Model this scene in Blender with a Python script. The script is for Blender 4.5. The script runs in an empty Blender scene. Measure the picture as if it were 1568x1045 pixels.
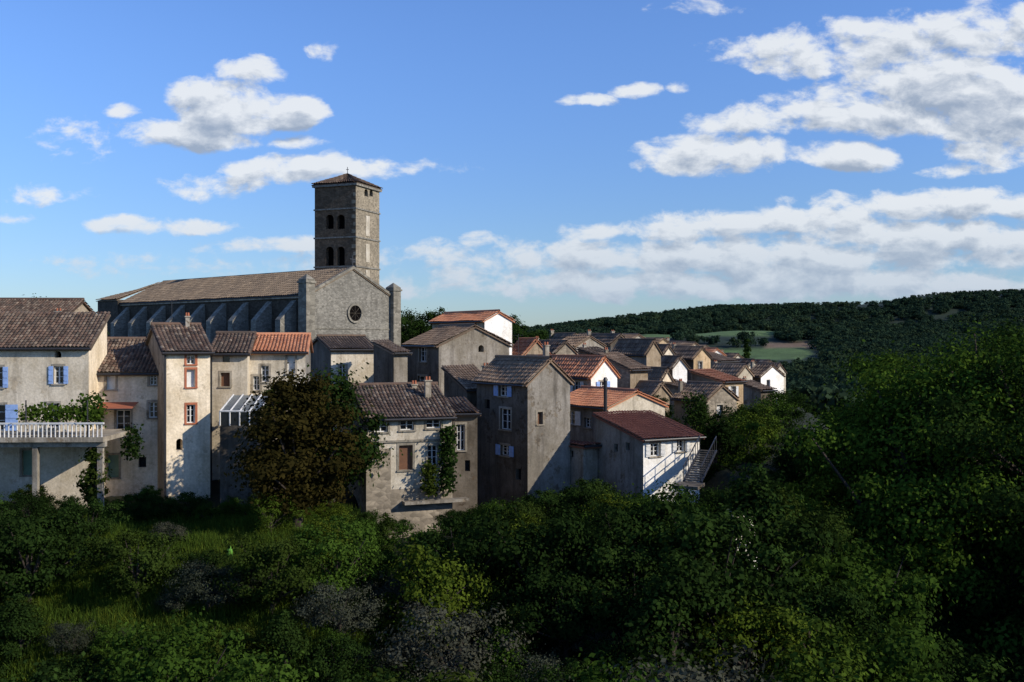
import bpy, math, random
import numpy as np
from mathutils import Vector, Matrix
random.seed(7); rng=np.random.default_rng(7)
F=1524.0; CX=784.0; CY=522.5
def zz(py,d): return (CY-py)/F*d
def A2(*a): return np.array(a,dtype=float)
scene=bpy.context.scene
def link(o): scene.collection.objects.link(o); return o

# ---------------------------------------------------------------- materials
def newmat(name):
    m=bpy.data.materials.new(name); m.use_nodes=True
    t=m.node_tree; t.nodes.clear(); return m,t
def nd(t,typ,**k):
    n=t.nodes.new(typ)
    for a,b in k.items(): setattr(n,a,b)
    return n
def setin(t,sock,v):
    if isinstance(v,bpy.types.NodeSocket): t.links.new(v,sock)
    else: sock.default_value=v
def mth(t,op,a,b=None,c=None,clamp=False):
    n=nd(t,'ShaderNodeMath',operation=op,use_clamp=clamp)
    setin(t,n.inputs[0],a)
    if b is not None: setin(t,n.inputs[1],b)
    if c is not None: setin(t,n.inputs[2],c)
    return n.outputs[0]
def mixc(t,f,a,b,bt='MIX'):
    n=nd(t,'ShaderNodeMix',data_type='RGBA',blend_type=bt)
    setin(t,n.inputs[0],f); setin(t,n.inputs[6],a); setin(t,n.inputs[7],b)
    return n.outputs[2]
def noise(t,vec,scale,detail=4,rough=.55):
    n=nd(t,'ShaderNodeTexNoise'); n.inputs['Scale'].default_value=scale
    n.inputs['Detail'].default_value=detail; n.inputs['Roughness'].default_value=rough
    if vec is not None: t.links.new(vec,n.inputs['Vector'])
    return n.outputs[0]
def mapr(t,v,a,b,c,d):
    n=nd(t,'ShaderNodeMapRange'); setin(t,n.inputs[0],v)
    for i,x in enumerate((a,b,c,d)): n.inputs[i+1].default_value=x
    return n.outputs[0]
def mapping(t,vec,scale):
    n=nd(t,'ShaderNodeMapping'); n.inputs['Scale'].default_value=scale
    t.links.new(vec,n.inputs['Vector']); return n.outputs[0]
def finish_mat(t,col,rough=.9,bump=None,bstr=.3,bdist=.05,spec=.2):
    p=nd(t,'ShaderNodeBsdfPrincipled'); setin(t,p.inputs['Base Color'],col); setin(t,p.inputs['Roughness'],rough)
    p.inputs['Specular IOR Level'].default_value=spec
    if bump is not None:
        b=nd(t,'ShaderNodeBump'); b.inputs['Strength'].default_value=bstr; b.inputs['Distance'].default_value=bdist
        t.links.new(bump,b.inputs['Height']); t.links.new(b.outputs[0],p.inputs['Normal'])
    o=nd(t,'ShaderNodeOutputMaterial'); t.links.new(p.outputs[0],o.inputs[0]); return p
def c4(c,k=1): return (c[0]*k,c[1]*k,c[2]*k,1)
def vary(t,col,lo=.78,hi=1.12):
    r=nd(t,'ShaderNodeObjectInfo').outputs['Random']
    return mixc(t,1,col,mixc(t,r,(lo,lo*1.0,lo*1.0,1),(hi,hi*.96,hi*.9,1)),'MULTIPLY')
def plaster(name,c,dirt=.5):
    m,t=newmat(name); g=nd(t,'ShaderNodeTexCoord').outputs['Object']
    n1=noise(t,g,.4,7,.7); n2=noise(t,mapping(t,g,(1.6,1.6,.16)),1.1,6,.65); n3=noise(t,g,7,4,.6); n4=noise(t,g,.9,8,.75)
    f1=mapr(t,n1,.4,.6,0,1); col=mixc(t,f1,c4(c,1.12),c4((c[0],c[1]*.96,c[2]*.88),1-.45*dirt))
    f2=mapr(t,n2,.49,.7,0,min(1,dirt*1.3)); col=mixc(t,f2,col,(c[0]*.34,c[1]*.325,c[2]*.31,1))
    v=nd(t,'ShaderNodeTexVoronoi'); v.inputs['Scale'].default_value=3.2; t.links.new(g,v.inputs['Vector'])
    s=nd(t,'ShaderNodeSeparateColor'); t.links.new(v.outputs['Color'],s.inputs[0])
    st=mixc(t,s.outputs[0],(c[0]*.3,c[1]*.26,c[2]*.22,1),(c[0]*.75,c[1]*.65,c[2]*.52,1))
    col=mixc(t,mapr(t,n4,.565,.605,0,min(.9,dirt*1.2)),col,st)
    f3=mapr(t,n3,.35,.7,.85,1.12); col=mixc(t,1,col,f3,'MULTIPLY')
    finish_mat(t,vary(t,col) if dirt>.3 else col,.92,n3,.4,.04); return m
def rubble(name,c,scale=2.6,dark=.45):
    m,t=newmat(name); g=nd(t,'ShaderNodeTexCoord').outputs['Object']
    gm=mapping(t,g,(1,1,1.7))
    v=nd(t,'ShaderNodeTexVoronoi'); v.inputs['Scale'].default_value=scale; t.links.new(gm,v.inputs['Vector'])
    ve=nd(t,'ShaderNodeTexVoronoi',feature='DISTANCE_TO_EDGE'); ve.inputs['Scale'].default_value=scale; t.links.new(gm,ve.inputs['Vector'])
    s=nd(t,'ShaderNodeSeparateColor'); t.links.new(v.outputs['Color'],s.inputs[0])
    col=mixc(t,s.outputs[0],c4(c,.6),c4(c,1.28))
    e=mapr(t,ve.outputs[0],.0,.09,1,0); col=mixc(t,mth(t,'MULTIPLY',e,.6),col,c4(c,.75))
    n1=noise(t,g,.3,7,.7); col=mixc(t,mapr(t,n1,.42,.66,0,dark),col,c4(c,.4))
    n2=noise(t,mapping(t,g,(1.2,1.2,.13)),1.2,6,.65); col=mixc(t,mapr(t,n2,.5,.7,0,.5),col,c4(c,.42))
    finish_mat(t,col,.95,ve.outputs[0],.5,.06); return m
def tilemat(name,cs,lichen=.4):
    m,t=newmat(name); g=nd(t,'ShaderNodeTexCoord').outputs['Object']
    a=nd(t,'ShaderNodeAttribute',attribute_name='rnd').outputs['Fac']
    r=nd(t,'ShaderNodeValToRGB'); r.color_ramp.elements[0].color=c4(cs[0]); r.color_ramp.elements[1].color=c4(cs[-1])
    for i,c in enumerate(cs[1:-1]):
        e=r.color_ramp.elements.new((i+1)/(len(cs)-1)); e.color=c4(c)
    t.links.new(a,r.inputs[0]); col=r.outputs[0]
    n1=noise(t,g,.6,7,.7); col=mixc(t,mapr(t,n1,.42,.64,0,lichen),col,(.07,.06,.05,1))
    n2=noise(t,g,4,5,.65); col=mixc(t,mapr(t,n2,.54,.68,0,lichen*.6),col,(.28,.25,.19,1))
    finish_mat(t,vary(t,col,.72,1.15),.9,n2,.3,.02); return m
def flat(name,c,rough=.6,spec=.3):
    m,t=newmat(name); g=nd(t,'ShaderNodeTexCoord').outputs['Object']
    n=noise(t,g,3,4,.6); col=mixc(t,mapr(t,n,.35,.7,0,1),c4(c,1.08),c4(c,.78)); finish_mat(t,col,rough,spec=spec); return m
def leafmat(name,dark,light,warm=None):
    m,t=newmat(name)
    oi=nd(t,'ShaderNodeObjectInfo').outputs['Random']
    a=nd(t,'ShaderNodeAttribute',attribute_name='rnd').outputs['Fac']
    col=mixc(t,a,c4(dark),c4(light))
    w=warm or (light[0]*1.6,light[1]*1.1,light[2]*.8)
    col=mixc(t,mapr(t,oi,.6,1,0,.8),col,mixc(t,a,c4(w,.4),c4(w)))
    col=mixc(t,mapr(t,oi,0,.4,.65,0),col,c4(dark,.9))
    d=nd(t,'ShaderNodeBsdfDiffuse'); t.links.new(col,d.inputs['Color'])
    tr=nd(t,'ShaderNodeBsdfTranslucent'); t.links.new(col,tr.inputs[0])
    mx=nd(t,'ShaderNodeMixShader'); mx.inputs[0].default_value=.25
    t.links.new(d.outputs[0],mx.inputs[1]); t.links.new(tr.outputs[0],mx.inputs[2])
    o=nd(t,'ShaderNodeOutputMaterial'); t.links.new(mx.outputs[0],o.inputs[0]); return m
M={}
M['cream']=plaster('plaster_cream',(.66,.585,.465),.36)
M['pale']=plaster('plaster_pale',(.58,.53,.44),.46)
M['white']=plaster('plaster_white',(.8,.78,.74),.16)
M['grey']=plaster('plaster_grey',(.27,.25,.22),.68)  # grey plaster, darkened in colour to deepen the shade on walls
M['old']=plaster('plaster_old',(.135,.118,.097),.85)  # aged plaster, colour darkened further so side walls look shaded
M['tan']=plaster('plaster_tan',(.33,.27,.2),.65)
M['ochre']=plaster('plaster_ochre',(.44,.33,.21),.5)
M['stone']=rubble('rubble_stone',(.29,.245,.185),2.6)
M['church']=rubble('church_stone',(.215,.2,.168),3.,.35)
M['churchshade']=rubble('church_side_stone',(.075,.062,.047),2.6,.5)  # darker copy of the church stone; nave side's shade is in the colour
M['tower']=rubble('tower_stone',(.13,.092,.06),2.4,.5)  # dark copy of the stone, left face's shade put into the colour
M['towerlit']=rubble('tower_ashlar',(.26,.22,.16),2.4,.4)  # lighter copy of the stone, sunlight on the right face painted in
M['ashlar']=rubble('ashlar_stone',(.22,.2,.16),1.6,.35)
M['t_old']=tilemat('tiles_old',[(.045,.03,.024),(.11,.068,.05),(.18,.12,.088),(.08,.06,.048),(.26,.2,.15)],.55)
M['t_tan']=tilemat('tiles_tan',[(.12,.08,.056),(.22,.15,.1),(.16,.112,.08),(.3,.215,.15)],.5)
M['t_orange']=tilemat('tiles_orange',[(.33,.13,.07),(.42,.17,.09),(.47,.22,.125),(.34,.14,.085)],.22)
M['t_red']=tilemat('tiles_red',[(.18,.065,.045),(.22,.085,.055),(.2,.075,.05),(.25,.1,.065)],.1)
M['t_church']=tilemat('tiles_church',[(.13,.1,.074),(.2,.152,.108),(.16,.122,.088),(.26,.2,.14)],.45)
M['glass']=flat('window_glass',(.012,.014,.018),.12,.6)
M['dark']=flat('dark_interior',(.006,.005,.005),1,0)
M['frame']=flat('painted_frame',(.6,.59,.56),.5)
M['brown']=flat('wood_brown',(.13,.06,.03),.6)
M['brick']=flat('brick_surround',(.36,.12,.06),.8)
M['blue']=flat('shutter_blue',(.24,.36,.62),.6)
M['green']=flat('door_green',(.12,.2,.15),.6)
M['concrete']=plaster('concrete',(.34,.31,.26),.7)
M['metal']=flat('dark_metal',(.03,.03,.033),.4)
M['cover']=flat('awning_cloth',(.3,.1,.055),.8)

# ---------------------------------------------------------------- builder
class B:
    def __init__(s,name): s.name=name; s.p={}
    def add(s,key,verts,faces,rnd=None):
        P=s.p.setdefault(key,[[],[],[]]); o=len(P[0]); P[0].extend([tuple(map(float,v)) for v in verts])
        P[1].extend([tuple(int(i)+o for i in f) for f in faces]); P[2].extend(list(rnd) if rnd is not None else [random.random()]*len(faces))
    def finish(s,mats,names={}):
        root=bpy.data.objects.new(s.name,None); link(root); root.empty_display_size=.5
        for key,(v,f,r) in s.p.items():
            me=bpy.data.meshes.new(s.name+'_'+key); me.from_pydata(v,[],f)
            at=me.attributes.new('rnd','FLOAT','FACE'); at.data.foreach_set('value',r)
            me.materials.append(mats[key]); ob=bpy.data.objects.new(key,me); link(ob); ob.parent=root
        return root
BOXF=[(0,3,2,1),(4,5,6,7),(0,1,5,4),(1,2,6,5),(2,3,7,6),(3,0,4,7)]
def obox(b,key,C,u,n,a0,a1,o0,o1,z0,z1):
    pts=[]
    for z in (z0,z1):
        for a,o in ((a0,o0),(a1,o0),(a1,o1),(a0,o1)):
            q=C+u*a+n*o; pts.append((q[0],q[1],z))
    b.add(key,pts,BOXF)
def tube(b,key,p,q,r0,r1,seg=8):
    p=Vector(p);q=Vector(q);d=(q-p).normalized(); s=d.orthogonal().normalized(); t=d.cross(s)
    v=[];f=[]
    for c,r in ((p,r0),(q,r1)):
        for i in range(seg):
            a=2*math.pi*i/seg; v.append(c+s*math.cos(a)*r+t*math.sin(a)*r)
    for i in range(seg): j=(i+1)%seg; f.append((i,j,seg+j,seg+i))
    f.append(tuple(range(seg,2*seg))); b.add(key,v,f)
def tiles(b,key,e0,e1,r0,r1,pitch=.24):
    e0,e1,r0,r1=[np.array(x,float) for x in (e0,e1,r0,r1)]
    W=max(np.linalg.norm(e1-e0),np.linalg.norm(r1-r0)); L=max(np.linalg.norm(r0-e0),np.linalg.norm(r1-e1))
    nc=max(2,int(W/pitch)); nr=max(2,int(L/(pitch*1.7)))
    nrm=np.cross(e1-e0,r0-e0)
    if np.linalg.norm(nrm)<1e-6: nrm=np.cross(e1-e0,r1-e0)
    nrm/=np.linalg.norm(nrm)
    if nrm[2]<0: nrm=-nrm
    prof=np.array([0,.72,1,.72])*pitch*.32
    nx=nc*4+1; S=np.linspace(0,1,nx); H=np.append(np.tile(prof,nc),0)
    colj=np.repeat(rng.normal(0,.012,nc),4); colj=np.append(colj,0)
    vs=[];fs=[];rn=[]
    def row(v,off):
        base=(e0+(r0-e0)*v)[None,:]*(1-S)[:,None]+(e1+(r1-e1)*v)[None,:]*S[:,None]
        sag=-.08*math.sin(math.pi*v)*np.sin(np.pi*S)+.03*np.sin(S*W*1.1+v*5)
        return base+nrm[None,:]*(H+off+colj*.6)[:,None]+np.array([0,0,1])[None,:]*sag[:,None]
    for j in range(nr):
        o=len(vs)*nx
        vs.append(row(j/nr,pitch*.14)); vs.append(row((j+1)/nr+.002,0))
        r=rng.random(nc)
        for i in range(nx-1):
            fs.append((o+i,o+i+1,o+nx+i+1,o+nx+i)); rn.append(r[i//4])
    b.add(key,np.concatenate(vs),fs,rn)
    q=[e0,e1,r1,r0]; lo=[p-nrm*.12 for p in q]; l2=[p-nrm*.22 for p in q]
    b.add(key,lo+l2,BOXF)
def hit(px,P,u):
    t=(px-CX)/F; a=(t*P[1]-P[0])/(u[0]-t*u[1]); return a,P[1]+u[1]*a
def wall(b,key,P,Q,z0,z1,rects=(),trim='trim'):
    L=np.linalg.norm(Q-P); u=(Q-P)/L; n=A2(u[1],-u[0])
    V=lambda a,z,o=0:(P[0]+u[0]*a+n[0]*o,P[1]+u[1]*a+n[1]*o,z)
    R=[]
    for r in rects:
        if r[0]=='L': _,a0,zb,a1,zt,k=r
        else:
            x0,y0,x1,y1,k=r; a0,da=hit(x0,P,u); a1,db=hit(x1,P,u)
            if a0>a1: a0,a1=a1,a0
            dm=(da+db)/2; zb=zz(y1,dm); zt=zz(y0,dm)
        a0=max(a0,.05); a1=min(a1,L-.05); zt=min(zt,z1-.05)
        if a1-a0<.1 or zt-zb<.1: continue
        R.append((a0,zb,a1,zt,k))
    xs=sorted({0,L}|{r[0] for r in R}|{r[2] for r in R}); zs=sorted({z0,z1}|{r[1] for r in R}|{r[3] for r in R})
    for i in range(len(xs)-1):
        for j in range(len(zs)-1):
            ca=(xs[i]+xs[i+1])/2; cz=(zs[j]+zs[j+1])/2
            if any(r[0]<ca<r[2] and r[1]<cz<r[3] for r in R): continue
            b.add(key,[V(xs[i],zs[j]),V(xs[i+1],zs[j]),V(xs[i+1],zs[j+1]),V(xs[i],zs[j+1])],[(0,1,2,3)])
    for a0,zb,a1,zt,k in R:
        D=-.8 if 'a' in k else -.24
        b.add(key,[V(a0,zb),V(a1,zb),V(a1,zt),V(a0,zt),V(a0,zb,D),V(a1,zb,D),V(a1,zt,D),V(a0,zt,D)],[(0,4,5,1),(1,5,6,2),(2,6,7,3),(3,7,4,0)])
        gk='window_glass'
        if 'a' in k: gk='dark_opening'
        if 'c' in k: gk='closed_shutters'
        if 'd' in k: gk='door'
        if 'n' in k: gk='wooden_panel'
        b.add(gk,[V(a0,zb,D+.01),V(a1,zb,D+.01),V(a1,zt,D+.01),V(a0,zt,D+.01)],[(0,1,2,3)])
        if 'a' in k:
            m=(a0+a1)/2; r=(a1-a0)/2; zc=zt-r
            for sgn in (-1,1):
                pts=[V(m+sgn*r,zt,0)]+[V(m+sgn*r*math.cos(q),zc+r*math.sin(q),0) for q in np.linspace(0,math.pi/2,6)]
                b.add(key,pts,[tuple(range(len(pts)))])
        if not any(c in k for c in 'ocdn'):
            w=.06; fr='window_frames'
            for q in ((a0,a0+w,zb,zt),(a1-w,a1,zb,zt),(a0+w,a1-w,zb,zb+w),(a0+w,a1-w,zt-w,zt),((a0+a1)/2-w*.6,(a0+a1)/2+w*.6,zb+w,zt-w)):
                obox(b,fr,P,u,n,q[0],q[1],D+.012,D+.08,q[2],q[3])
            h=(zt-zb)
            for f_ in (.38,.7): obox(b,fr,P,u,n,a0+w,(a0+a1)/2-w*.6,D+.02,D+.06,zb+h*f_,zb+h*f_+.03); obox(b,fr,P,u,n,(a0+a1)/2+w*.6,a1-w,D+.02,D+.06,zb+h*f_,zb+h*f_+.03)
        if 'o' not in k:
            tk='brick_surround' if 'b' in k else trim; w=.14
            obox(b,tk,P,u,n,a0-w,a0,-.02,.025,zb,zt+w); obox(b,tk,P,u,n,a1,a1+w,-.02,.025,zb,zt+w); obox(b,tk,P,u,n,a0,a1,-.02,.03,zt,zt+w)
            obox(b,tk,P,u,n,a0-w,a1+w,-.02,.09,zb-.09,zb)
        if 's' in k or 'w' in k:
            sk='shutters_blue' if 's' in k else 'shutters_white'; hw=(a1-a0)/2
            for s0,s1 in ((a0-hw-.04,a0-.04),(a1+.04,a1+hw+.04)):
                obox(b,sk,P,u,n,s0,s1,.04,.08,zb,zt)
                for f_ in (.18,.5,.82): obox(b,sk,P,u,n,s0+.04,s1-.04,.08,.1,zb+(zt-zb)*f_-.04,zb+(zt-zb)*f_+.04)
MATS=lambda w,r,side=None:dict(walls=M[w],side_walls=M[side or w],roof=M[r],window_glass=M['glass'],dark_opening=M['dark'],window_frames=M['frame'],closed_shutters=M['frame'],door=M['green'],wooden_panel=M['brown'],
  brick_surround=M['brick'],trim=M['concrete'],shutters_blue=M['blue'],shutters_white=M['frame'],chimney=M['concrete'],chimney_pot=M['brick'],gutter=M['metal'],downpipe=M['metal'],buttress=M['church'],ashlar=M['ashlar'],cross=M['metal'],awning=M['cover'],antenna=M['metal'],iron=M['metal'],genoise=M['t_tan'],stone_base=M['stone'],quoins=M['stone'])
def autow(L,ze,zb,dens=.75):
    out=[];z=ze-.55
    for s in range(3):
        x=.7+random.random()*.8
        while x<L-1.3:
            if random.random()<dens:
                k=random.choice(['','','s','o','w','c','']); out.append(('L',x,z-1.25,x+.8,z,k))
            x+=2.3+random.random()*1.3
        z-=2.8
    return out
def house(name,c,d,pr,phi,side=None,depth=8,eave=0,ridge=0,roof='eave',base=-20,wm='cream',rm='t_old',wins=None,swins=None,chim=(),sm=None,pitch=.23,fin=True,over=.35,pipe=False,ant=False):
    b=B(name); ph=math.radians(phi); u=A2(math.cos(ph),math.sin(ph)); v=A2(-math.sin(ph),math.cos(ph))
    C=A2((c-CX)/F*d,d); w,_=hit(pr,C,u)
    dep=depth
    if side is not None:
        dep,_=hit(side,C,v)
        if dep<2 or dep>60: print('BADDEP',name,c,dep); dep=depth
        if name!='church': dep=min(dep,16)
    P0,P1,P2,P3=C,C+u*w,C+u*w+v*dep,C+v*dep
    ze=zz(eave,d)
    wall(b,'walls',P0,P1,base,ze,wins if wins is not None else autow(w,ze,base))
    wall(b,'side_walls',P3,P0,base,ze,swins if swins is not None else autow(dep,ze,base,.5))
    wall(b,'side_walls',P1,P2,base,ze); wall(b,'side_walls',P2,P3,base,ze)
    o=over; T3=lambda p,z:(p[0],p[1],z)
    if roof=='eave':
        mid=C+u*w/2+v*dep/2; zr=zz(ridge,mid[1]); k=(zr-ze)/(dep/2)
        for s in (1,-1):
            if s==1: tiles(b,'roof',T3(C-u*.2-v*o,ze-k*o+.1),T3(P1+u*.2-v*o,ze-k*o+.1),T3(C-u*.2+v*dep/2,zr+.1),T3(P1+u*.2+v*dep/2,zr+.1),pitch)
            else: tiles(b,'roof',T3(P3-u*.2+v*o,ze-k*o+.1),T3(P2+u*.2+v*o,ze-k*o+.1),T3(C-u*.2+v*dep/2,zr+.1),T3(P1+u*.2+v*dep/2,zr+.1),pitch*1.5)
        for X,Y in ((P3,P0),(P1,P2)):
            m=(X+Y)/2; b.add('side_walls',[T3(X,ze),T3(Y,ze),T3(m,zr)],[(0,1,2)])
        tube(b,'roof',T3(C-u*.2+v*dep/2,zr+.14),T3(P1+u*.2+v*dep/2,zr+.14),.13,.13)
        gl=(C-u*.2-v*(o+.05),P1+u*.2-v*(o+.05)); zg=ze-k*o+.02
    elif roof=='shed':
        zr=zz(ridge,(C+u*w/2+v*dep)[1]); k=(zr-ze)/dep
        tiles(b,'roof',T3(C-u*.2-v*o,ze-k*o+.1),T3(P1+u*.2-v*o,ze-k*o+.1),T3(P3-u*.2+v*.1,zr+.1),T3(P2+u*.2+v*.1,zr+.1),pitch)
        b.add('side_walls',[T3(P3,ze),T3(P0,ze),T3(P3,zr)],[(0,1,2)]); b.add('side_walls',[T3(P1,ze),T3(P2,ze),T3(P2,zr)],[(0,1,2)])
        b.add('side_walls',[T3(P2,ze),T3(P3,ze),T3(P3,zr),T3(P2,zr)],[(0,1,2,3)])
        gl=(C-u*.2-v*(o+.05),P1+u*.2-v*(o+.05)); zg=ze-k*o+.02
    else:
        mid=C+u*w/2; zr=zz(ridge,mid[1]); k=(zr-ze)/(w/2)
        tiles(b,'roof',T3(P3-u*o+v*.2,ze-k*o+.1),T3(C-u*o-v*.15,ze-k*o+.1),T3(mid+v*(dep+.2),zr+.1),T3(mid-v*.15,zr+.1),pitch)
        tiles(b,'roof',T3(P1+u*o-v*.15,ze-k*o+.1),T3(P2+u*o+v*.2,ze-k*o+.1),T3(mid-v*.15,zr+.1),T3(mid+v*(dep+.2),zr+.1),pitch)
        tube(b,'roof',T3(mid-v*.15,zr+.14),T3(mid+v*(dep+.2),zr+.14),.13,.13)
        b.add('walls',[T3(P0,ze),T3(P1,ze),T3(mid,zr)],[(0,1,2)]); b.add('walls',[T3(P2,ze),T3(P3,ze),T3(mid+v*dep,zr)],[(0,1,2)])
        gl=(P3-u*(o+.05),C-u*(o+.05)); zg=ze-k*o+.02
    tube(b,'gutter',T3(gl[0],zg),T3(gl[1],zg),.07,.07)
    if roof!='gable': obox(b,'genoise',C,u,v,-.03,w+.03,-.16,-.004,ze-.2,ze-.02)
    if pipe: obox(b,'downpipe',C,u,v,-.03,.09,-.14,-.04,base,ze-.22)
    for (cx,ct,cb,cd,cw) in chim:
        q=A2((cx-CX)/F*cd,cd); h0=zz(cb,cd); h1=zz(ct,cd); wd=cw/F*cd/2
        obox(b,'chimney',q,u,v,-wd,wd,-wd*.8,wd*.8,h0-.8,h1); obox(b,'chimney',q,u,v,-wd-.06,wd+.06,-wd*.8-.06,wd*.8+.06,h1,h1+.08)
        for s in (-.5,.5): tube(b,'chimney_pot',(q[0]+s*wd,q[1],h1+.08),(q[0]+s*wd,q[1],h1+.3),.08,.065)
    if ant:
        q=C+u*w*.4+v*dep*.5; z=zr+.1
        tube(b,'antenna',T3(q,z-.3),T3(q,z+1.7),.02,.02,5)
        for i in range(5): tube(b,'antenna',(q[0]-.35+.03*i,q[1]-.2+.12*i,z+1.6),(q[0]+.35-.03*i,q[1]-.2+.12*i,z+1.6),.012,.012,4)
        tube(b,'antenna',(q[0],q[1]-.3,z+1.6),(q[0],q[1]+.4,z+1.6),.012,.012,4)
    geo=dict(C=C,u=u,v=v,w=w,dep=dep,ze=ze,zr=zr)
    mats=MATS(wm,rm,sm)  # sm, mostly darker, puts shade into the side walls' colour
    if fin: b.finish(mats); return geo
    return b,geo,mats

# ---------------------------------------------------------------- church
b,g,mt=house('church',472,130,602,50,side=186,eave=451,ridge=412,roof='gable',wm='church',sm='churchshade',rm='t_church',wins=[],swins=[],pitch=.42,over=.3,fin=False)
C,u,v,w,dep,ze,zr=[g[k] for k in ('C','u','v','w','dep','ze','zr')]
nb=9
for i in range(nb):
    s=3+i*(dep-5)/(nb-1)
    a0,z0,z1,zi=-2.6,-12,ze-3.3,ze-.7
    pts=[]
    for t_ in (s-.55,s+.55):
        for a,z in ((a0,z0),(0,z0),(0,zi),(a0,z1)):
            q=C+u*a+v*t_; pts.append((q[0],q[1],z))
    b.add('buttress',pts,[(0,1,2,3),(7,6,5,4),(3,2,6,7),(0,3,7,4),(1,0,4,5)])
obox(b,'trim',C,u,v,-.25,-.01,0.95,dep,ze-.45,ze-.1)
for a0,a1,zt in ((-.9,.5,zz(428,130)),(w-.6,w+.8,zz(441,142))):
    obox(b,'ashlar',C,u,v,a0,a1,-.75,.9,-12,zt)
    obox(b,'ashlar',C,u,v,a0-.15,a1+.15,-.9,1.05,zt-.5,zt-.25)
    q=C+u*(a0+a1)/2+v*.07
    pts=[C+u*a0-v*.75,C+u*a1-v*.75,C+u*a1+v*.9,C+u*a0+v*.9]
    b.add('ashlar',[(p[0],p[1],zt+.003) for p in pts]+[(q[0],q[1],zt+.7)],[(0,1,4),(1,2,4),(2,3,4),(3,0,4)])
n=-v; a,dd=hit(543,C,u); zc=zz(480,dd); R=1.35
cc=C+u*a
ring=[];fc=[]
for i in range(24):
    q=2*math.pi*i/24
    for r_,o_ in ((R,.02),(R,.22),(R*.8,.22),(R*.8,.02)):
        p=cc+u*r_*math.cos(q)+n*o_; ring.append((p[0],p[1],zc+r_*math.sin(q)))
for i in range(24):
    j=(i+1)%24
    for k in range(3): fc.append((i*4+k,j*4+k,j*4+k+1,i*4+k+1))
b.add('ashlar',ring,fc)
b.add('dark_opening',[(*(cc+u*R*.81*math.cos(q)+n*.05),zc+R*.81*math.sin(q)) for q in np.linspace(0,2*math.pi,24,endpoint=False)],[tuple(range(24))])
for k in range(4):
    q=math.pi*k/4
    p0=cc+u*R*.8*math.cos(q)+n*.1; p1=cc-u*R*.8*math.cos(q)+n*.1
    tube(b,'side_walls',(p0[0],p0[1],zc+R*.8*math.sin(q)),(p1[0],p1[1],zc-R*.8*math.sin(q)),.035,.035,5)
mid=C+u*w/2
for s in (0,1):
    e=C+u*(w*s)
    p=[(*(e+n*.25),ze+.0),(*(mid+n*.25),zr+.0),(*(mid-n*.25),zr+.0),(*(e-n*.25),ze+.0)]
    b.add('ashlar',p+[(x,y,z+.38) for x,y,z in p],BOXF)
tube(b,'cross',(*mid,zr+.3),(*mid,zr+1.9),.08,.08,6); tube(b,'cross',(*(mid-u*.5),zr+1.3),(*(mid+u*.5),zr+1.3),.08,.08,6)
for zc_ in (-1.0,1.6): obox(b,'ashlar',C,u,v,.55,w-.65,-.09,-.004,zc_,zc_+.14)
E=C+v*dep
obox(b,'side_walls',E,u,v,-.6,w*.8,.02,6.5,-12,ze+.55)
tiles(b,'roof',(*(E-u*.8+v*6.8),ze+.6),(*(E-u*.8),ze+.6),(*(E+u*w*.45+v*4),zr-.8),(*(E+u*w*.45),zr-.1),.42)
b.finish(mt)

# tower
b=B('church_bell_tower'); ph=math.radians(21)
lf=A2(-math.cos(ph),math.sin(ph)); rf=A2(math.sin(ph),math.cos(ph))
C=A2((545-CX)/F*150,150.); wl,_=hit(482,C,lf); wr,_=hit(581,C,rf)
zt=zz(281,150); Pl=C+lf*wl; Pr=C+rf*wr; Pb=C+lf*wl+rf*wr
lw=[(499,329,511,351,'oa'),(516,329,528,351,'oa'),(499,378,511,407,'oa'),(516,378,528,407,'oa')]
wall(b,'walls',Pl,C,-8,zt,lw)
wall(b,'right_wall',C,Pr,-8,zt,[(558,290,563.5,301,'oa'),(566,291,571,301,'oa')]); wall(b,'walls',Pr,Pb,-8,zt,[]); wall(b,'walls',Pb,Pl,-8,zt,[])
for yy,h,pr_ in ((284,.35,.3),(320,.22,.14),(364,.22,.14),(409,.22,.14)):
    z=zz(yy,150)
    obox(b,'ashlar',C,lf,rf,-pr_,wl+pr_,-pr_,-.04,z,z+h); obox(b,'ashlar',C,lf,rf,-pr_,wl+pr_,wr+.003,wr+pr_,z,z+h)
    obox(b,'ashlar',C,lf,rf,-pr_,-.04,-.04,wr+.003,z,z+h); obox(b,'ashlar',C,lf,rf,wl+.003,wl+pr_,-.04,wr+.003,z,z+h)
for (y0,y1) in ((331,362),(374,402),(414,432)):
    a,dd=hit(563,C,rf); z0=zz(y1,dd); z1=zz(y0,dd)
    obox(b,'pale_panel',C,lf,rf,-.06,-.002,a-.6,a+.55,z0,z1)
for i in range(26):
    z=-5+i*1.12
    if z+.5>zt-.3: break
    L1=.9 if i%2 else .55; L2=.55 if i%2 else .9
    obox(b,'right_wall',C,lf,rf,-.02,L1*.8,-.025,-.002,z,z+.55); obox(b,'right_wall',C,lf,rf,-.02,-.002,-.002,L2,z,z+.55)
ap=C+lf*wl/2+rf*wr/2; za=zz(265,153.5)
o=.4; cs=[C-lf*o-rf*o,C+lf*(wl+o)-rf*o,C+lf*(wl+o)+rf*(wr+o),C-lf*o+rf*(wr+o)]
for i in range(4):
    p=cs[i];q=cs[(i+1)%4]; tiles(b,'roof',(*p,zt+.2),(*q,zt+.2),(*ap,za),(*ap,za),.4)
tube(b,'cross',(*ap,za-.1),(*ap,za+1.1),.06,.05,6); tube(b,'cross',(ap[0]-.2,ap[1],za+.7),(ap[0]+.2,ap[1],za+.7),.05,.05,5)
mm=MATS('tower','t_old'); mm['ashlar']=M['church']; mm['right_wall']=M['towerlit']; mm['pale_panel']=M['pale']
b.finish(mm)

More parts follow.
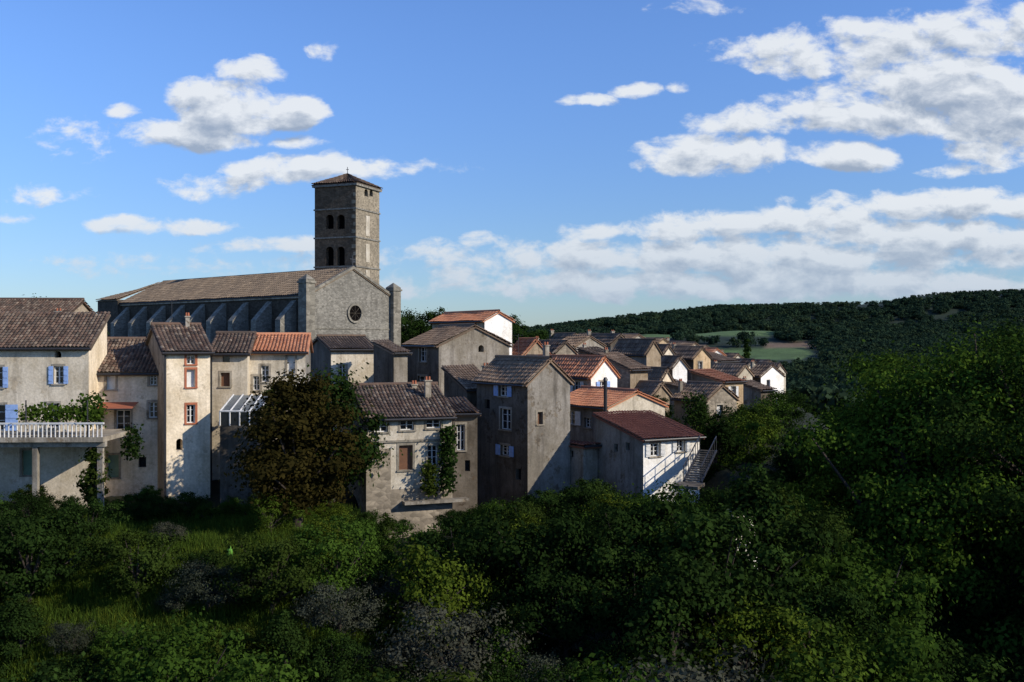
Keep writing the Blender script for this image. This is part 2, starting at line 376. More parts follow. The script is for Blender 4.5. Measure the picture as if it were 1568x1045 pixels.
# ---------------------------------------------------------------- front houses
house('terrace_house',-90,60,136,9,depth=4.6,eave=531,ridge=481,roof='shed',wm='cream',rm='t_old',
  wins=[(-12,562,4,594,'s'),(83,561,97,588,'s'),(-30,620,8,660,'s'),(84,538,94,548,'oa'),(72,618,90,655,''),(34,690,55,728,'d')],chim=[(118,487,520,67,16)],pipe=True)
house('plastered_house',-60,78,92,3,depth=9,eave=490,ridge=461,wm='tan',rm='t_old',wins=[],chim=[(90,478,495,80,10)])
house('plastered_house',136,63.5,252,9,depth=9,eave=570,ridge=522,wm='cream',rm='t_old',
  wins=[(163,574,177,597,'c'),(228,616,242,640,''),(229,574,240,590,''),(178,628,200,662,''),(165,697,182,732,'d'),(212,700,224,716,'o')],pipe=True)
house('tall_townhouse',252,62,322,29,side=222,eave=538,ridge=500,wm='cream',rm='t_old',
  wins=[(286,541,299,558,'b'),(286,566,299,593,'bc'),(286,620,299,648,'b'),(270,672,280,690,'oa')],chim=[(287,486,503,66,6)],swins=[],ant=True,pipe=True,sm='tan')
house('plastered_house',323,66,379,9,depth=8,eave=541,ridge=513,wm='cream',rm='t_old',
  wins=[(341,544,352,555,'o'),(338,571,352,592,'n')],chim=[],pipe=True)
house('plastered_house',379,68,468,9,depth=8,eave=539,ridge=515,wm='pale',rm='t_orange',
  wins=[(440,545,452,572,'c'),(388,576,398,598,''),(400,560,412,585,'')],sm='grey')
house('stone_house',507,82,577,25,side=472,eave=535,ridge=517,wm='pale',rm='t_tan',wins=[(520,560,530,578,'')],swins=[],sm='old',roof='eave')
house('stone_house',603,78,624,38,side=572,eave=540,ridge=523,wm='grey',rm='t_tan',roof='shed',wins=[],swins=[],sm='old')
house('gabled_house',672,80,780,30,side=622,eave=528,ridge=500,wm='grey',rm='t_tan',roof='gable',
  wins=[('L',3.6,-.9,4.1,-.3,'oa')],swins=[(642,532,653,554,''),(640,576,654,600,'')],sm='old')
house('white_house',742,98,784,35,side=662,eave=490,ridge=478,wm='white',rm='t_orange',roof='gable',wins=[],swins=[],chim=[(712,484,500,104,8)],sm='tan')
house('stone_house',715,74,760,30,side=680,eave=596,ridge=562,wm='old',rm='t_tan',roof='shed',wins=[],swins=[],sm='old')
b,g,mt=house('riverside_house',561,60,692,21,side=523,eave=640,ridge=592,wm='pale',rm='t_old',roof='eave',
  wins=[(573,641,594,662,''),(613,639,634,659,''),(653,636,675,656,''),(611,682,632,720,'n'),(655,682,670,712,'')],swins=[(538,655,547,680,'o')],sm='stone',chim=[(655,584,618,63.5,9),(634,590,615,64.5,8)],fin=False)
C,u,v,w,ze=[g[k] for k in ('C','u','v','w','ze')]
obox(b,'stone_base',C,u,v,-.02,1.5,-.06,-.003,-20,ze-1.9); obox(b,'stone_base',C,u,v,1.5,w+.02,-.05,-.003,-20,ze-4.4)
obox(b,'trim',C,u,v,-.05,w+.05,-.1,-.003,ze-1.55,ze-1.42)
obox(b,'trim',C,u,v,2.2,w+.9,-.7,-.052,ze-5.3,ze-5.12)
b.finish(mt)
house('stone_house',693,65.5,731,12,depth=6,eave=634,ridge=612,wm='old',rm='t_old',roof='shed',wins=[(700,650,712,690,''),(712,705,720,722,'o')],swins=[])
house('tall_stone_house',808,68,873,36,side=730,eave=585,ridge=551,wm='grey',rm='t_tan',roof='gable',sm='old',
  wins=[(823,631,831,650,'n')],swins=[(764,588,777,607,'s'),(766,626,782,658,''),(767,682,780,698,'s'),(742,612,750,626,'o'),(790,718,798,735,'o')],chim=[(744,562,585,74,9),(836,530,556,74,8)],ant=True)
house('garden_house',931,76,1018,32,side=850,eave=624,ridge=601,wm='pale',rm='t_orange',roof='gable',sm='grey',
  wins=[],swins=[(865,629,881,650,'w'),(895,640,905,655,'')])
house('lean_to_building',893,69,915,32,side=824,eave=684,ridge=674,wm='grey',rm='t_red',roof='shed',wins=[],swins=[(872,690,878,700,'o')],sm='grey')
house('white_rendered_house',985,65,1071,28,side=912,eave=673,ridge=633,wm='white',rm='t_red',roof='shed',sm='grey',
  wins=[(996,679,1010,699,'w'),(1036,674,1048,692,'w')],swins=[(940,680,946,692,'o'),(958,678,964,690,'o')])

vl=[(905,84,945,884,575,549,'gable','white','t_orange'),(965,92,992,918,566,542,'shed','tan','t_tan'),(990,108,1012,938,540,522,'gable','tan','t_tan'),
(1012,100,1030,962,582,566,'gable','cream','t_tan'),(1050,98,1075,1000,597,582,'shed','pale','t_tan'),(1082,90,1128,1032,612,590,'gable','stone','t_tan'),
(1015,125,1032,955,542,530,'gable','cream','t_old'),(1062,132,1088,1022,548,533,'gable','ochre','t_tan'),(1050,150,1078,1012,537,526,'gable','pale','t_tan'),
(1102,142,1128,1066,554,542,'shed','tan','t_tan'),(1142,152,1165,1105,565,552,'gable','cream','t_old'),(1130,126,1152,1085,574,560,'gable','pale','t_tan'),
(1108,112,1138,1058,585,568,'shed','ochre','t_orange'),(1165,132,1200,1142,576,560,'gable','white','t_tan'),(1186,162,1203,1160,570,558,'gable','pale','t_tan'),
(935,138,965,892,526,513,'gable','old','t_tan'),(882,128,925,850,530,516,'gable','grey','t_tan'),(965,165,990,928,521,513,'gable','pale','t_tan'),
(1003,172,1028,970,528,519,'gable','ochre','t_tan'),(850,112,882,812,540,524,'gable','stone','t_old'),(832,90,870,790,566,548,'gable','old','t_tan'),
(926,112,955,885,550,534,'shed','pale','t_tan'),(800,100,842,776,545,521,'gable','tan','t_orange'),(1030,112,1052,1000,562,548,'gable','white','t_tan'),
(1085,165,1110,1050,545,535,'gable','white','t_orange'),(1165,118,1185,1130,598,585,'shed','old','t_tan'),(1000,90,1025,958,604,588,'gable','tan','t_tan'),
(1040,178,1060,1012,532,524,'gable','tan','t_old'),(1070,185,1092,1045,538,530,'gable','cream','t_tan'),(1120,175,1140,1095,552,543,'gable','pale','t_tan'),(905,180,930,875,520,512,'gable','pale','t_tan'),
(870,150,892,835,522,512,'gable','cream','t_tan'),(1168,172,1188,1140,562,553,'gable','tan','t_old'),(1022,140,1040,985,538,527,'shed','cream','t_tan')]
for i,(c,d,pr,sd,ev,rg,rf_,wm,rm) in enumerate(vl):
    q=(sd+10,rg-5,rg+4,d*1.04,5)
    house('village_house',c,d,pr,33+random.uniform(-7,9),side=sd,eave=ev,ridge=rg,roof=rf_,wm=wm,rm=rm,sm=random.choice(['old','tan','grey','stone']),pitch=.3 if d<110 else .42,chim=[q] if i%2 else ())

# ---------------------------------------------------------------- terrain
def interp(x,xs,ys): return np.interp(x,xs,ys)
def sm(x): x=np.clip(x,0,1); return x*x*(3-2*x)
def height(x,y):
    x=np.asarray(x,float); y=np.asarray(y,float)
    t=x/np.maximum(y,40)
    h=interp(y,[-200,0,25,40,50,58,66,80,100,140,200,300,500,650,800,1000,1100],[-24,-22,-19,-15,-12.2,-10.6,-9.6,-8.5,-7,-4,-10,-28,-27,-24,-17,-2,7])
    h=h+interp(y,[34,42,46,50,55,60],[0,1.4,1.9,1.7,.8,0])*sm((-t-.12)/.08)
    h=h-4.2*sm((x+10)/3)*sm((17-x)/4)*sm((y-56)/4)*sm((88-y)/8)
    h=h-np.where(y<260,np.maximum(0,x-4)*.14,0)
    e=interp(y,[0,40,65,100,180,300],[8,10,15,28,52,70])
    v=sm((x-e)/16)*sm((340-y)/80)
    h=h*(1-v)+v*np.minimum(h,-23)
    rb=sm((x-24-np.maximum(y-60,0)*.4)/18)*sm((300-y)/100)
    h=h*(1-rb)+rb*interp(y,[0,40,80,110,150,300],[-13,-12,-11,-15,-20,-27])
    h=h+33*np.exp(-((x-90)**2+(y-50)**2)/(2*22**2))+26*np.exp(-((x-80)**2+(y-5)**2)/(2*20**2))  # unseen hill bumps added on the right to shade valley and foreground
    pr=interp(CX+F*t,[0,815,950,1100,1350,1420,1568,1900],[512,506,489,474,467,456,450,440])
    rid=(CY-pr)/F*1600
    far=sm((y-1150)/450); h=h*(1-far)+far*rid
    h=h-sm((y-1650)/1500)*(60+rid)
    h=h+np.exp(-((y-450)/100)**2)*interp(t,[-.5,.25,.33,.4,.515,.8],[0,0,4,11,24,34])
    h=h+sm((y-350)/300)*(2.5*np.sin(x*.013+y*.004)+2*np.sin(y*.021-x*.007)+1.2*np.sin(x*.05+1.3)*np.sin(y*.03))
    h=h+.35*np.sin(x*.6+.3*y)*np.sin(y*.5)+.2*np.sin(x*1.7)*np.cos(y*1.3)
    return h
ys=np.concatenate([np.arange(-80,20,5),np.arange(20,110,1.2),np.arange(110,320,4),np.geomspace(320,9000,130)])
ts=np.concatenate([np.linspace(-2,-.62,14),np.linspace(-.6,.8,190),np.linspace(.83,2,14)])
X=ts[None,:]*(np.abs(ys)[:,None]+25); Y=np.repeat(ys[:,None],len(ts),1); Z=height(X,Y)
vs=np.stack([X,Y,Z],-1).reshape(-1,3); nx=len(ts); fs=[]
for j in range(len(ys)-1):
    for i in range(nx-1): fs.append((j*nx+i,j*nx+i+1,(j+1)*nx+i+1,(j+1)*nx+i))
me=bpy.data.meshes.new('hillside_terrain'); me.from_pydata(vs.tolist(),[],fs)
def fieldmask(x,y):
    t=x/np.maximum(y,1); wv=.006*np.sin(y*.03)+.004*np.sin(y*.011)
    m=np.zeros_like(t)
    m=np.where((t>.13+wv)&(t<.265+wv)&(y>1030)&(y<1150),1,m)
    m=np.where((t>.19+wv)&(t<.295+wv)&(y>830)&(y<940),2,m)
    m=np.where((t>.262+wv)&(t<.31+wv)&(y>945)&(y<985),3,m)
    m=np.where((t>.06+wv)&(t<.12+wv)&(y>1240)&(y<1290),1,m)
    return m
col=np.zeros((len(vs),4)); col[:]=(.012,.015,.007,1)
yy=vs[:,1];xx=vs[:,0]
grass=(yy>38)&(yy<58)&(xx/np.maximum(yy,1)<-.16)&(xx/np.maximum(yy,1)>-.52)
col[grass]=(.055,.09,.016,1); col[yy>200]=(.015,.026,.016,1)
fm=fieldmask(xx,yy); col[(fm==1)|(fm==2)]=(.075,.12,.04,1); col[fm==3]=(.15,.105,.07,1)
ca=me.color_attributes.new('cover','FLOAT_COLOR','POINT'); ca.data.foreach_set('color',col.ravel())
for p in me.polygons: p.use_smooth=True
m,t=newmat('ground_cover'); g=nd(t,'ShaderNodeTexCoord').outputs['Object']
cn=nd(t,'ShaderNodeAttribute',attribute_name='cover').outputs['Color']; n1=noise(t,g,.8,8,.7); n2=noise(t,g,.05,6,.7)
cc_=mixc(t,1,cn,mapr(t,n1,.3,.7,.5,1.5),'MULTIPLY'); cc_=mixc(t,1,cc_,mapr(t,n2,.3,.7,.7,1.3),'MULTIPLY')
finish_mat(t,cc_,.95,n1,.6,.3); me.materials.append(m); link(bpy.data.objects.new('hillside_terrain',me))

# ---------------------------------------------------------------- foliage
L_green=leafmat('leaves_green',(.006,.013,.004),(.034,.064,.013))
L_lite=leafmat('leaves_light',(.012,.027,.005),(.066,.12,.017))
L_oaklit=leafmat('leaves_oak_sunlit',(.012,.026,.005),(.075,.135,.017))  # greens brightened so the right-hand crowns look sunlit
L_grey=leafmat('leaves_grey',(.02,.025,.015),(.075,.085,.055),(.085,.085,.06))
L_brown=leafmat('leaves_olive',(.009,.0095,.003),(.07,.054,.014),(.072,.054,.014))
L_far=leafmat('leaves_far_hazed',(.014,.027,.018),(.034,.06,.032),(.045,.066,.03))  # bluer, lighter greens; distance haze is put into the leaf colour
L_grass=leafmat('grass_blades',(.03,.055,.009),(.09,.15,.022))
bark=flat('bark',(.045,.035,.028),.9)
def leaf_mesh(pts,nrm,size,elong=1.5):
    n=len(pts); a=rng.normal(size=(n,3)); t1=np.cross(nrm,a); t1/=np.linalg.norm(t1,axis=1)[:,None]+1e-9; t2=np.cross(nrm,t1)
    s=size*(.6+.8*rng.random(n))[:,None]
    v=np.stack([pts-t1*s*elong/2,pts-t2*s*.5,pts+t1*s*elong/2,pts+t2*s*.5],1).reshape(-1,3)
    f=np.arange(n*4).reshape(-1,4); return v,f
def tree_mesh(name,lm,seed,rx=.42,rz=.42,zc=.56,ncl=46,nl=160,ls=.021,spread=.066,cone=0,trunk=True,flatb=.5):
    r=np.random.default_rng(seed); P=[];N=[];R=[]
    cents=[]
    for i in range(ncl):
        d=r.normal(size=3); d/=np.linalg.norm(d); rad=.4+.65*r.random()**.5
        if d[2]<0: d[2]*=flatb*1.4
        wob=1+.3*math.sin(3*math.atan2(d[1],d[0])+seed)+.2*math.sin(5*d[2]*2+seed*2)
        c=np.array([d[0]*rx*rad*wob,d[1]*rx*rad*wob,zc+d[2]*rz*rad])
        if cone: k=1-cone*(c[2]-(zc-rz))/(2*rz); c[0]*=k;c[1]*=k
        cents.append(c); n=int(nl*(.5+r.random())); s=spread*(.55+.8*r.random())
        off=r.normal(size=(n,3))*s*np.array([1,1,.6]); p=c+off; P.append(p)
        out=(c-np.array([0,0,zc-.1])); out/=np.linalg.norm(out)+1e-6
        on=off/(np.linalg.norm(off,axis=1)[:,None]+1e-6)
        nn=on*.9+out*.5+r.normal(size=(n,3))*.55+np.array([0,0,.25]); N.append(nn/np.linalg.norm(nn,axis=1)[:,None])
        R.append(np.clip(.05+.45*r.random(n)+.5*r.random(),0,1))
    P=np.concatenate(P);N=np.concatenate(N);R=np.concatenate(R)
    v,f=leaf_mesh(P,N,ls); v=v.tolist(); f=f.tolist(); nf=len(f); mi=[0]*nf; rr=R.tolist()
    if trunk:
        b=B('x')
        top=Vector((.02,.01,zc)); tube(b,'t',(0,0,-.06),(.01,0,zc*.5),.03,.022,7); tube(b,'t',(.01,0,zc*.5),top,.022,.012,7)
        for i in range(0,len(cents),4):
            c=cents[i]; tube(b,'t',(.01,0,zc*(.3+.5*r.random())),tuple(c),.011,.003,5)
        tv,tf,_=b.p['t']; o=len(v); v+=tv; f+=[tuple(i+o for i in q) for q in tf]; mi+=[1]*len(tf); rr+=[.5]*len(tf)
    me=bpy.data.meshes.new(name); me.from_pydata(v,[],f); at=me.attributes.new('rnd','FLOAT','FACE'); at.data.foreach_set('value',rr)
    me.materials.append(lm); me.materials.append(bark); me.polygons.foreach_set('material_index',mi); return me
def scatter(name,meshes,pts,scl,rot,idx):
    col=bpy.data.collections.new(name+'_kinds')
    for i,m_ in enumerate(meshes): col.objects.link(bpy.data.objects.new('%s_kind_%02d'%(name,i),m_))
    me=bpy.data.meshes.new(name); me.from_pydata([tuple(map(float,p)) for p in pts],[],[])
    a=me.attributes.new('sc','FLOAT','POINT'); a.data.foreach_set('value',np.array(scl,float))
    a=me.attributes.new('rz','FLOAT','POINT'); a.data.foreach_set('value',np.array(rot,float))
    a=me.attributes.new('ix','INT','POINT'); a.data.foreach_set('value',np.array(idx,np.int32))
    ob=link(bpy.data.objects.new(name,me))
    t=bpy.data.node_groups.new(name,'GeometryNodeTree')
    t.interface.new_socket('Geometry',in_out='INPUT',socket_type='NodeSocketGeometry'); t.interface.new_socket('Geometry',in_out='OUTPUT',socket_type='NodeSocketGeometry')
    gi=t.nodes.new('NodeGroupInput'); go=t.nodes.new('NodeGroupOutput'); ip=t.nodes.new('GeometryNodeInstanceOnPoints')
    ci=t.nodes.new('GeometryNodeCollectionInfo'); ci.inputs['Collection'].default_value=col; ci.inputs['Separate Children'].default_value=True; ci.inputs['Reset Children'].default_value=True
    def na(n,dt):
        q=t.nodes.new('GeometryNodeInputNamedAttribute'); q.data_type=dt; q.inputs[0].default_value=n; return [o for o in q.outputs if o.enabled][0]
    cx=t.nodes.new('ShaderNodeCombineXYZ'); L=t.links.new; L(na('rz','FLOAT'),cx.inputs[2])
    er=t.nodes.new('FunctionNodeEulerToRotation'); L(cx.outputs[0],er.inputs[0])
    L(gi.outputs[0],ip.inputs['Points']); L(ci.outputs[0],ip.inputs['Instance']); ip.inputs['Pick Instance'].default_value=True
    L(na('ix','INT'),ip.inputs['Instance Index']); L(er.outputs[0],ip.inputs['Rotation']); L(na('sc','FLOAT'),ip.inputs['Scale']); L(ip.outputs[0],go.inputs[0])
    md=ob.modifiers.new('scatter','NODES'); md.node_group=t; return ob
protos=[tree_mesh('oak_a',L_green,1),tree_mesh('oak_b',L_green,2,rx=.5,rz=.4,ncl=54),tree_mesh('ash_a',L_green,3,rx=.28,rz=.46,ncl=40,cone=.4),
 tree_mesh('light_a',L_lite,4,rx=.45,rz=.4),tree_mesh('light_b',L_lite,5,rx=.31,rz=.46,ncl=38),tree_mesh('grey_a',L_grey,6,rx=.42,rz=.38,ls=.017,nl=170)]
lx=[-400,0,60,110,200,240,330,380,480,540,560,575,690,705,800,870,960,1000,1060,1090,1130,1200,1240,1350,1375,1400,1480,1568,2000]
ly=[740,728,720,752,716,735,742,735,740,735,745,762,778,748,738,714,698,718,735,668,645,655,655,645,612,582,545,520,500]
pts=[];sc=[];ix=[];rt=[];cell=[]
def place(n,dr,tr,sp,szr,kinds,skip=None,jit=(0,40),own=False):
    k=0; cl=[] if own else cell
    for _ in range(n*12):
        if k>=n: break
        d=random.uniform(*dr); t=random.uniform(*tr); x=t*d; px=CX+F*t
        z=float(height(x,d))
        if skip and skip(px,d,x): continue
        s=random.uniform(*szr); j=random.uniform(*jit)
        if d<43 and px<480: j+=75
        if any((x-a)**2+(d-b_)**2<(sp*(s+c_)*.25)**2 for a,b_,c_ in cl): continue
        for q in (px-s*.35/d*F,px,px+s*.35/d*F):
            lim=zz(float(interp(q,lx,ly))+j,d); s=min(s,(lim-z))
        if s<szr[0]*.5: continue
        cl.append((x,d,s)); pts.append((x,d,z-.05*s)); sc.append(s); ix.append(random.choice(kinds)); rt.append(random.random()*6.28); k+=1
def skp(px,d,x):
    if d>57 and x<interp(d,[57,65,100,180],[13,16,30,52]): return True
    if 42<d<57 and 50<px<480: return random.random()<.95
    return False
def skb(px,d,x):
    if d>57 and x<interp(d,[57,65,100,180],[13,16,30,52]): return True
    return 42<d<56 and 60<px<480 and random.random()<.75
place(75,(58,95),(.2,.75),.95,(6,12),[0,1,2,0,3,3,4],skp,(0,60))
place(50,(95,170),(.27,.75),.8,(7,10),[0,1,1,2,3],skp,(0,30))
place(80,(43,57),(-.62,.6),1.0,(4.5,10),[0,1,2,0,1,3,4],skp,(0,70))
place(60,(30,43),(-.65,.65),1.0,(5,10),[0,1,2,3,4,0,5],skp,(90,290))
place(26,(31,38),(.22,.62),.6,(4,6),[5,5,0],None,(330,430))
place(200,(32,57),(-.62,.62),.85,(1.6,3.4),[0,3,5,4,1],skb,(20,200))
place(120,(56,66),(-.06,.24),.5,(2.2,7),[0,1,3,2,0],lambda px,d,x:(px<715 and d>58.5) or (715<=px<985 and d>65) or (985<px<1075 and d>61),(0,40),own=True)
place(50,(55,59),(-.5,-.14),.55,(.8,2.8),[0,1,3,4],None,(0,35),own=True)
scatter('valley_woodland',protos,pts,sc,rt,ix)
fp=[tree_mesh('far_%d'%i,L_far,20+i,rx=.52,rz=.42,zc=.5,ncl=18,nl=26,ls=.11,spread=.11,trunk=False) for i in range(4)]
n=30000; d=np.exp(rng.uniform(math.log(165),math.log(1850),n)); t=rng.uniform(-.62,.72,n); x=t*d
far_keep=(fieldmask(x,d)<.5)&((t>.02)|(d>250))&~((x<interp(d,[100,180,260],[30,56,60]))&(d<260))
for (a,b_,c,e_) in ((.125,.27,930,1150),(.185,.30,700,940),(.255,.315,740,985)): far_keep&=~((t>a)&(t<b_)&(d>c)&(d<e_)&(rng.random(n)<.94))
x=x[far_keep];d=d[far_keep]
z=height(x,d); s=rng.uniform(6,11,len(x))*(1+d/3000)
pxx=CX+F*x/d; top=CY-(z+s)/d*F; lim=interp(pxx,[0,800,815,950,1100,1350,1420,1568,2000],[498,498,498,481,465,460,447,441,435]); ok=top>lim-2
x=x[ok];d=d[ok];z=z[ok];s=s[ok]
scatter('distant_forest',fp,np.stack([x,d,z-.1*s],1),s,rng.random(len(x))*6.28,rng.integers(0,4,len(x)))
bp=[];bs=[]
for px,d,py,s in ((628,175,476,9),(650,180,473,9),(675,178,476,9),(695,172,480,9),(612,182,480,9),(795,150,490,9),(812,155,500,9),(785,160,488,9),(45,110,454,9),(30,112,462,9),(60,108,460,9),(90,105,478,9),
  (1072,86,618,4),(1150,97,612,6),(1180,108,598,6),(1205,118,590,6),(1128,92,618,5),(1095,80,640,7),(1115,84,632,7),(1140,86,628,7),(590,70,588,4),(1010,88,625,3),(475,64,600,5),(430,66,585,3),(980,140,530,5),(1000,86,600,3),(1165,100,620,6)):
    zt_=zz(py,d); bp.append(((px-CX)/F*d,d,zt_-s)); bs.append(s)
scatter('village_trees',protos[:5],bp,bs,[i*1.3 for i in range(len(bp))],[i%5 for i in range(len(bp))])
gt=[]
for k in range(3):
    r=np.random.default_rng(90+k); n=80; p0=r.normal(size=(n,2))*.28; v=[];f=[];rr=[]
    for i in range(n):
        a=r.random()*6.28; h=.2+.35*r.random(); wv=np.array([math.cos(a),math.sin(a)])*.02; ln=r.normal(size=2)*.14
        o=len(v); v+=[(*(p0[i]-wv),0),(*(p0[i]+wv),0),(*(p0[i]+ln+wv*.3),h)]; f.append((o,o+1,o+2)); rr.append(r.random())
    m_=bpy.data.meshes.new('grass_%d'%k); m_.from_pydata(v,[],f); a_=m_.attributes.new('rnd','FLOAT','FACE'); a_.data.foreach_set('value',rr); m_.materials.append(L_grass); gt.append(m_)
n=6500; d=rng.uniform(38,58,n); x=rng.uniform(-.52,-.14,n)*d; z=height(x,d)
scatter('grass_slope',gt,np.stack([x,d,z],1),rng.uniform(.7,1.5,n),rng.random(n)*6,rng.integers(0,3,n))
def single(name,mesh,px,d,pytop,zb=None,rot=0,wx=1):
    x=(px-CX)/F*d; z=float(height(x,d)) if zb is None else zb; s=zz(pytop,d)-z
    o=link(bpy.data.objects.new(name,mesh)); o.location=(x,d,z-.1); o.scale=(s*wx,s*wx,s); o.rotation_euler[2]=rot; return o
single('large_olive_tree',tree_mesh('russet',L_brown,33,rx=.3,rz=.47,zc=.52,ncl=150,nl=180,ls=.0145,spread=.044,cone=.35),455,53,562,wx=1.12)
single('dark_ivy_tree',tree_mesh('ivytree',L_green,34,rx=.28,rz=.46,zc=.52,ncl=70,nl=150,ls=.02),507,60,558,wx=.95)
single('cypress_tree',tree_mesh('cypress',L_green,35,rx=.05,rz=.48,zc=.5,ncl=40,nl=60,ls=.025,spread=.022,cone=.6),1143,240,512,zb=-14)
single('slim_cypress',tree_mesh('cyp2',L_green,36,rx=.13,rz=.48,zc=.5,ncl=50,nl=60,ls=.03,spread=.04),144,58,672)
for i,(px,d,py) in enumerate(((1440,62,540),(1530,64,512),(1395,70,590),(1610,60,500),(1490,75,522))):
    single('large_oak_tree',tree_mesh('bigoak%d'%i,L_oaklit if i in (0,1,4) else L_green,40+i,rx=.42,rz=.44,ncl=170,nl=300,ls=.0085,spread=.045),px,d,py,rot=i)
def ivy(name,px0,px1,py0,py1,d,n,th=.25,mat=None,ls=.14):
    P=np.stack([(rng.uniform(px0,px1,n)-CX)/F*d,d+rng.normal(0,th,n),(CY-rng.uniform(py0,py1,n))/F*d],1)
    P+=rng.normal(0,.14,P.shape); N=rng.normal(size=(n,3))*.6+np.array([.1,-.8,.4]); N/=np.linalg.norm(N,axis=1)[:,None]
    v,f=leaf_mesh(P,N,ls); m_=bpy.data.meshes.new(name); m_.from_pydata(v.tolist(),[],f.tolist()); a_=m_.attributes.new('rnd','FLOAT','FACE'); a_.data.foreach_set('value',rng.random(n)); m_.materials.append(mat or L_green); link(bpy.data.objects.new(name,m_))
ivy('wall_ivy',677,694,655,752,61.2,1300); ivy('wall_ivy',650,666,710,755,60.8,500)
ivy('terrace_vine',38,152,624,643,58.5,1100,.5,L_lite); ivy('terrace_vine',122,155,605,650,59,500,.4,L_lite)
ivy('wall_ivy',1048,1080,605,650,85,900); ivy('wall_ivy',192,212,655,700,61.5,400)

# ---------------------------------------------------------------- terrace, stairs etc.
b=B('balcony_terrace'); ph=math.radians(2); u=A2(math.cos(ph),math.sin(ph)); v=A2(-math.sin(ph),math.cos(ph)); d=57.
C=A2((-60-CX)/F*d,d); w,_=hit(158,C,u); z=zz(678,d)
obox(b,'slab',C,u,v,0,w,0,5.5,z,z+.28)
obox(b,'top_rail',C,u,v,0,w,.05,.2,z+1.02,z+1.12)
k=0
while k<w-.1:
    tube(b,'balusters',(*(C+u*k+v*.12),z+.28),(*(C+u*k+v*.12),z+1.02),.045,.045,6); k+=.24
for k in (w-.3,w-4,w-7.7,w-11): obox(b,'columns',C,u,v,k-.15,k+.15,.3,.6,z-6,z-.303)
obox(b,'beam',C,u,v,0,w,.25,.65,z-.3,z-.003)
for k in (w-1,w-4.5): tube(b,'vine_poles',(*(C+u*k+v*.3),z+.2),(*(C+u*k+v*.3),z+2.4),.04,.04,6)
b.finish(dict(slab=M['concrete'],top_rail=M['frame'],balusters=M['frame'],columns=M['concrete'],beam=M['concrete'],vine_poles=M['metal']))
b=B('window_awning'); x0=(150-CX)/F*63; z=zz(617,63)
b.add('cloth',[(x0,63.6,z),(x0+2.3,63.8,z),(x0+2.4,62.3,z-.35),(x0,62.2,z-.35)],[(0,1,2,3)]); tube(b,'front_bar',(x0,62.2,z-.36),(x0+2.4,62.3,z-.36),.04,.04)
b.finish(dict(cloth=M['cover'],front_bar=M['metal']))
b=B('conservatory'); d=61.5; x0=(337-CX)/F*d; x1=(397-CX)/F*d; zt_=zz(616,d); zb=-18; z2=zz(640,d)
C=A2(x0,d); u=A2(1,0); v=A2(0,1); W=x1-x0
obox(b,'base_wall',C,u,v,0,W,0,3,zb,zz(652,d))
for k in np.linspace(0,W,5): tube(b,'frame',(x0+k,d,zz(652,d)),(x0+k,d,z2+.4),.05,.05,6); tube(b,'frame',(x0+k,d,z2+.4),(x0+k,d+3,zt_+.3),.05,.05,6)
tube(b,'frame',(x0,d,z2+.4),(x1,d,z2+.4),.06,.06,6)
b.add('glazing',[(x0,d+.03,zz(652,d)),(x1,d+.03,zz(652,d)),(x1,d+.03,z2+.4),(x0,d+.03,z2+.4)],[(0,1,2,3)])
b.add('glass_roof',[(x0,d,z2+.36),(x1,d,z2+.36),(x1,d+3,zt_+.26),(x0,d+3,zt_+.26)],[(0,1,2,3)])
b.finish(dict(base_wall=M['old'],frame=M['frame'],glazing=M['glass'],glass_roof=flat('roof_glass',(.12,.14,.15),.2,.5)))
b=B('flue_pipe'); x=(927-CX)/F*73; tube(b,'pipe',(x,73,-9),(x,73,zz(583,73)),.13,.13); tube(b,'cowl',(x,73,zz(583,73)),(x,73,zz(578,73)),.2,.1); b.finish(dict(pipe=M['metal'],cowl=M['metal']))
b=B('outside_staircase'); A=np.array([(1084-CX)/F*66,66,zz(690,66)]); E=np.array([(1060-CX)/F*62,62,zz(738,62)])
D=E-A; hd=D[:2]/np.linalg.norm(D[:2]); sd=A2(-hd[1],hd[0])
for i in range(15):
    p=A+D*i/14; obox(b,'steps',A2(p[0],p[1]),hd,sd,-.2,.2,-.5,.5,p[2]-.08,p[2])
for s in (-.55,.55):
    for o,r in ((0,.08),(.95,.04)):
        a_=A[:2]+sd*s; e_=E[:2]+sd*s; tube(b,'railing',(*a_,A[2]+o),(*e_,E[2]+o),r,r,6)
    for i in range(0,15,2):
        p=A+D*i/14; q=p[:2]+sd*s; tube(b,'railing',(*q,p[2]),(*q,p[2]+.95),.025,.025,5)
pl=E[:2]+hd*.9
obox(b,'landing',pl,hd,sd,-.9,1.0,-.8,.8,E[2]-.22,E[2]-.02); obox(b,'landing_post',pl,hd,sd,.7,.9,-.1,.1,-18,E[2]-.22)
b.finish(dict(steps=M['old'],railing=M['metal'],landing=M['old'],landing_post=M['old']))
def simplewall(name,px0,px1,py0,py1,d,mat,dy=.6,h=2):
    b=B(name); C=A2((px0-CX)/F*d,d); ph=math.radians(dy); u=A2(math.cos(ph),math.sin(ph)); v=A2(-u[1],u[0]); w,_=hit(px1,C,u)
    obox(b,'masonry',C,u,v,0,w,0,.4,zz(py1,d)-h,zz(py0,d)); obox(b,'coping',C,u,v,-.05,w+.05,-.06,.46,zz(py0,d),zz(py0,d)+.1); b.finish(dict(masonry=M[mat],coping=M['concrete']))
simplewall('retaining_wall',1122,1160,785,815,50,'white',25)
b=B('folded_parasol'); x=(352-CX)/F*48; z=float(height(x,48)); tube(b,'pole',(x,48,z),(x,48,z+.95),.02,.02); tube(b,'canopy',(x,48,z+.35),(x,48,z+.7),.16,.13); tube(b,'canopy',(x,48,z+.7),(x,48,z+.9),.13,.04)
b.finish(dict(pole=M['metal'],canopy=flat('lime_cloth',(.1,.26,.03),.7)))

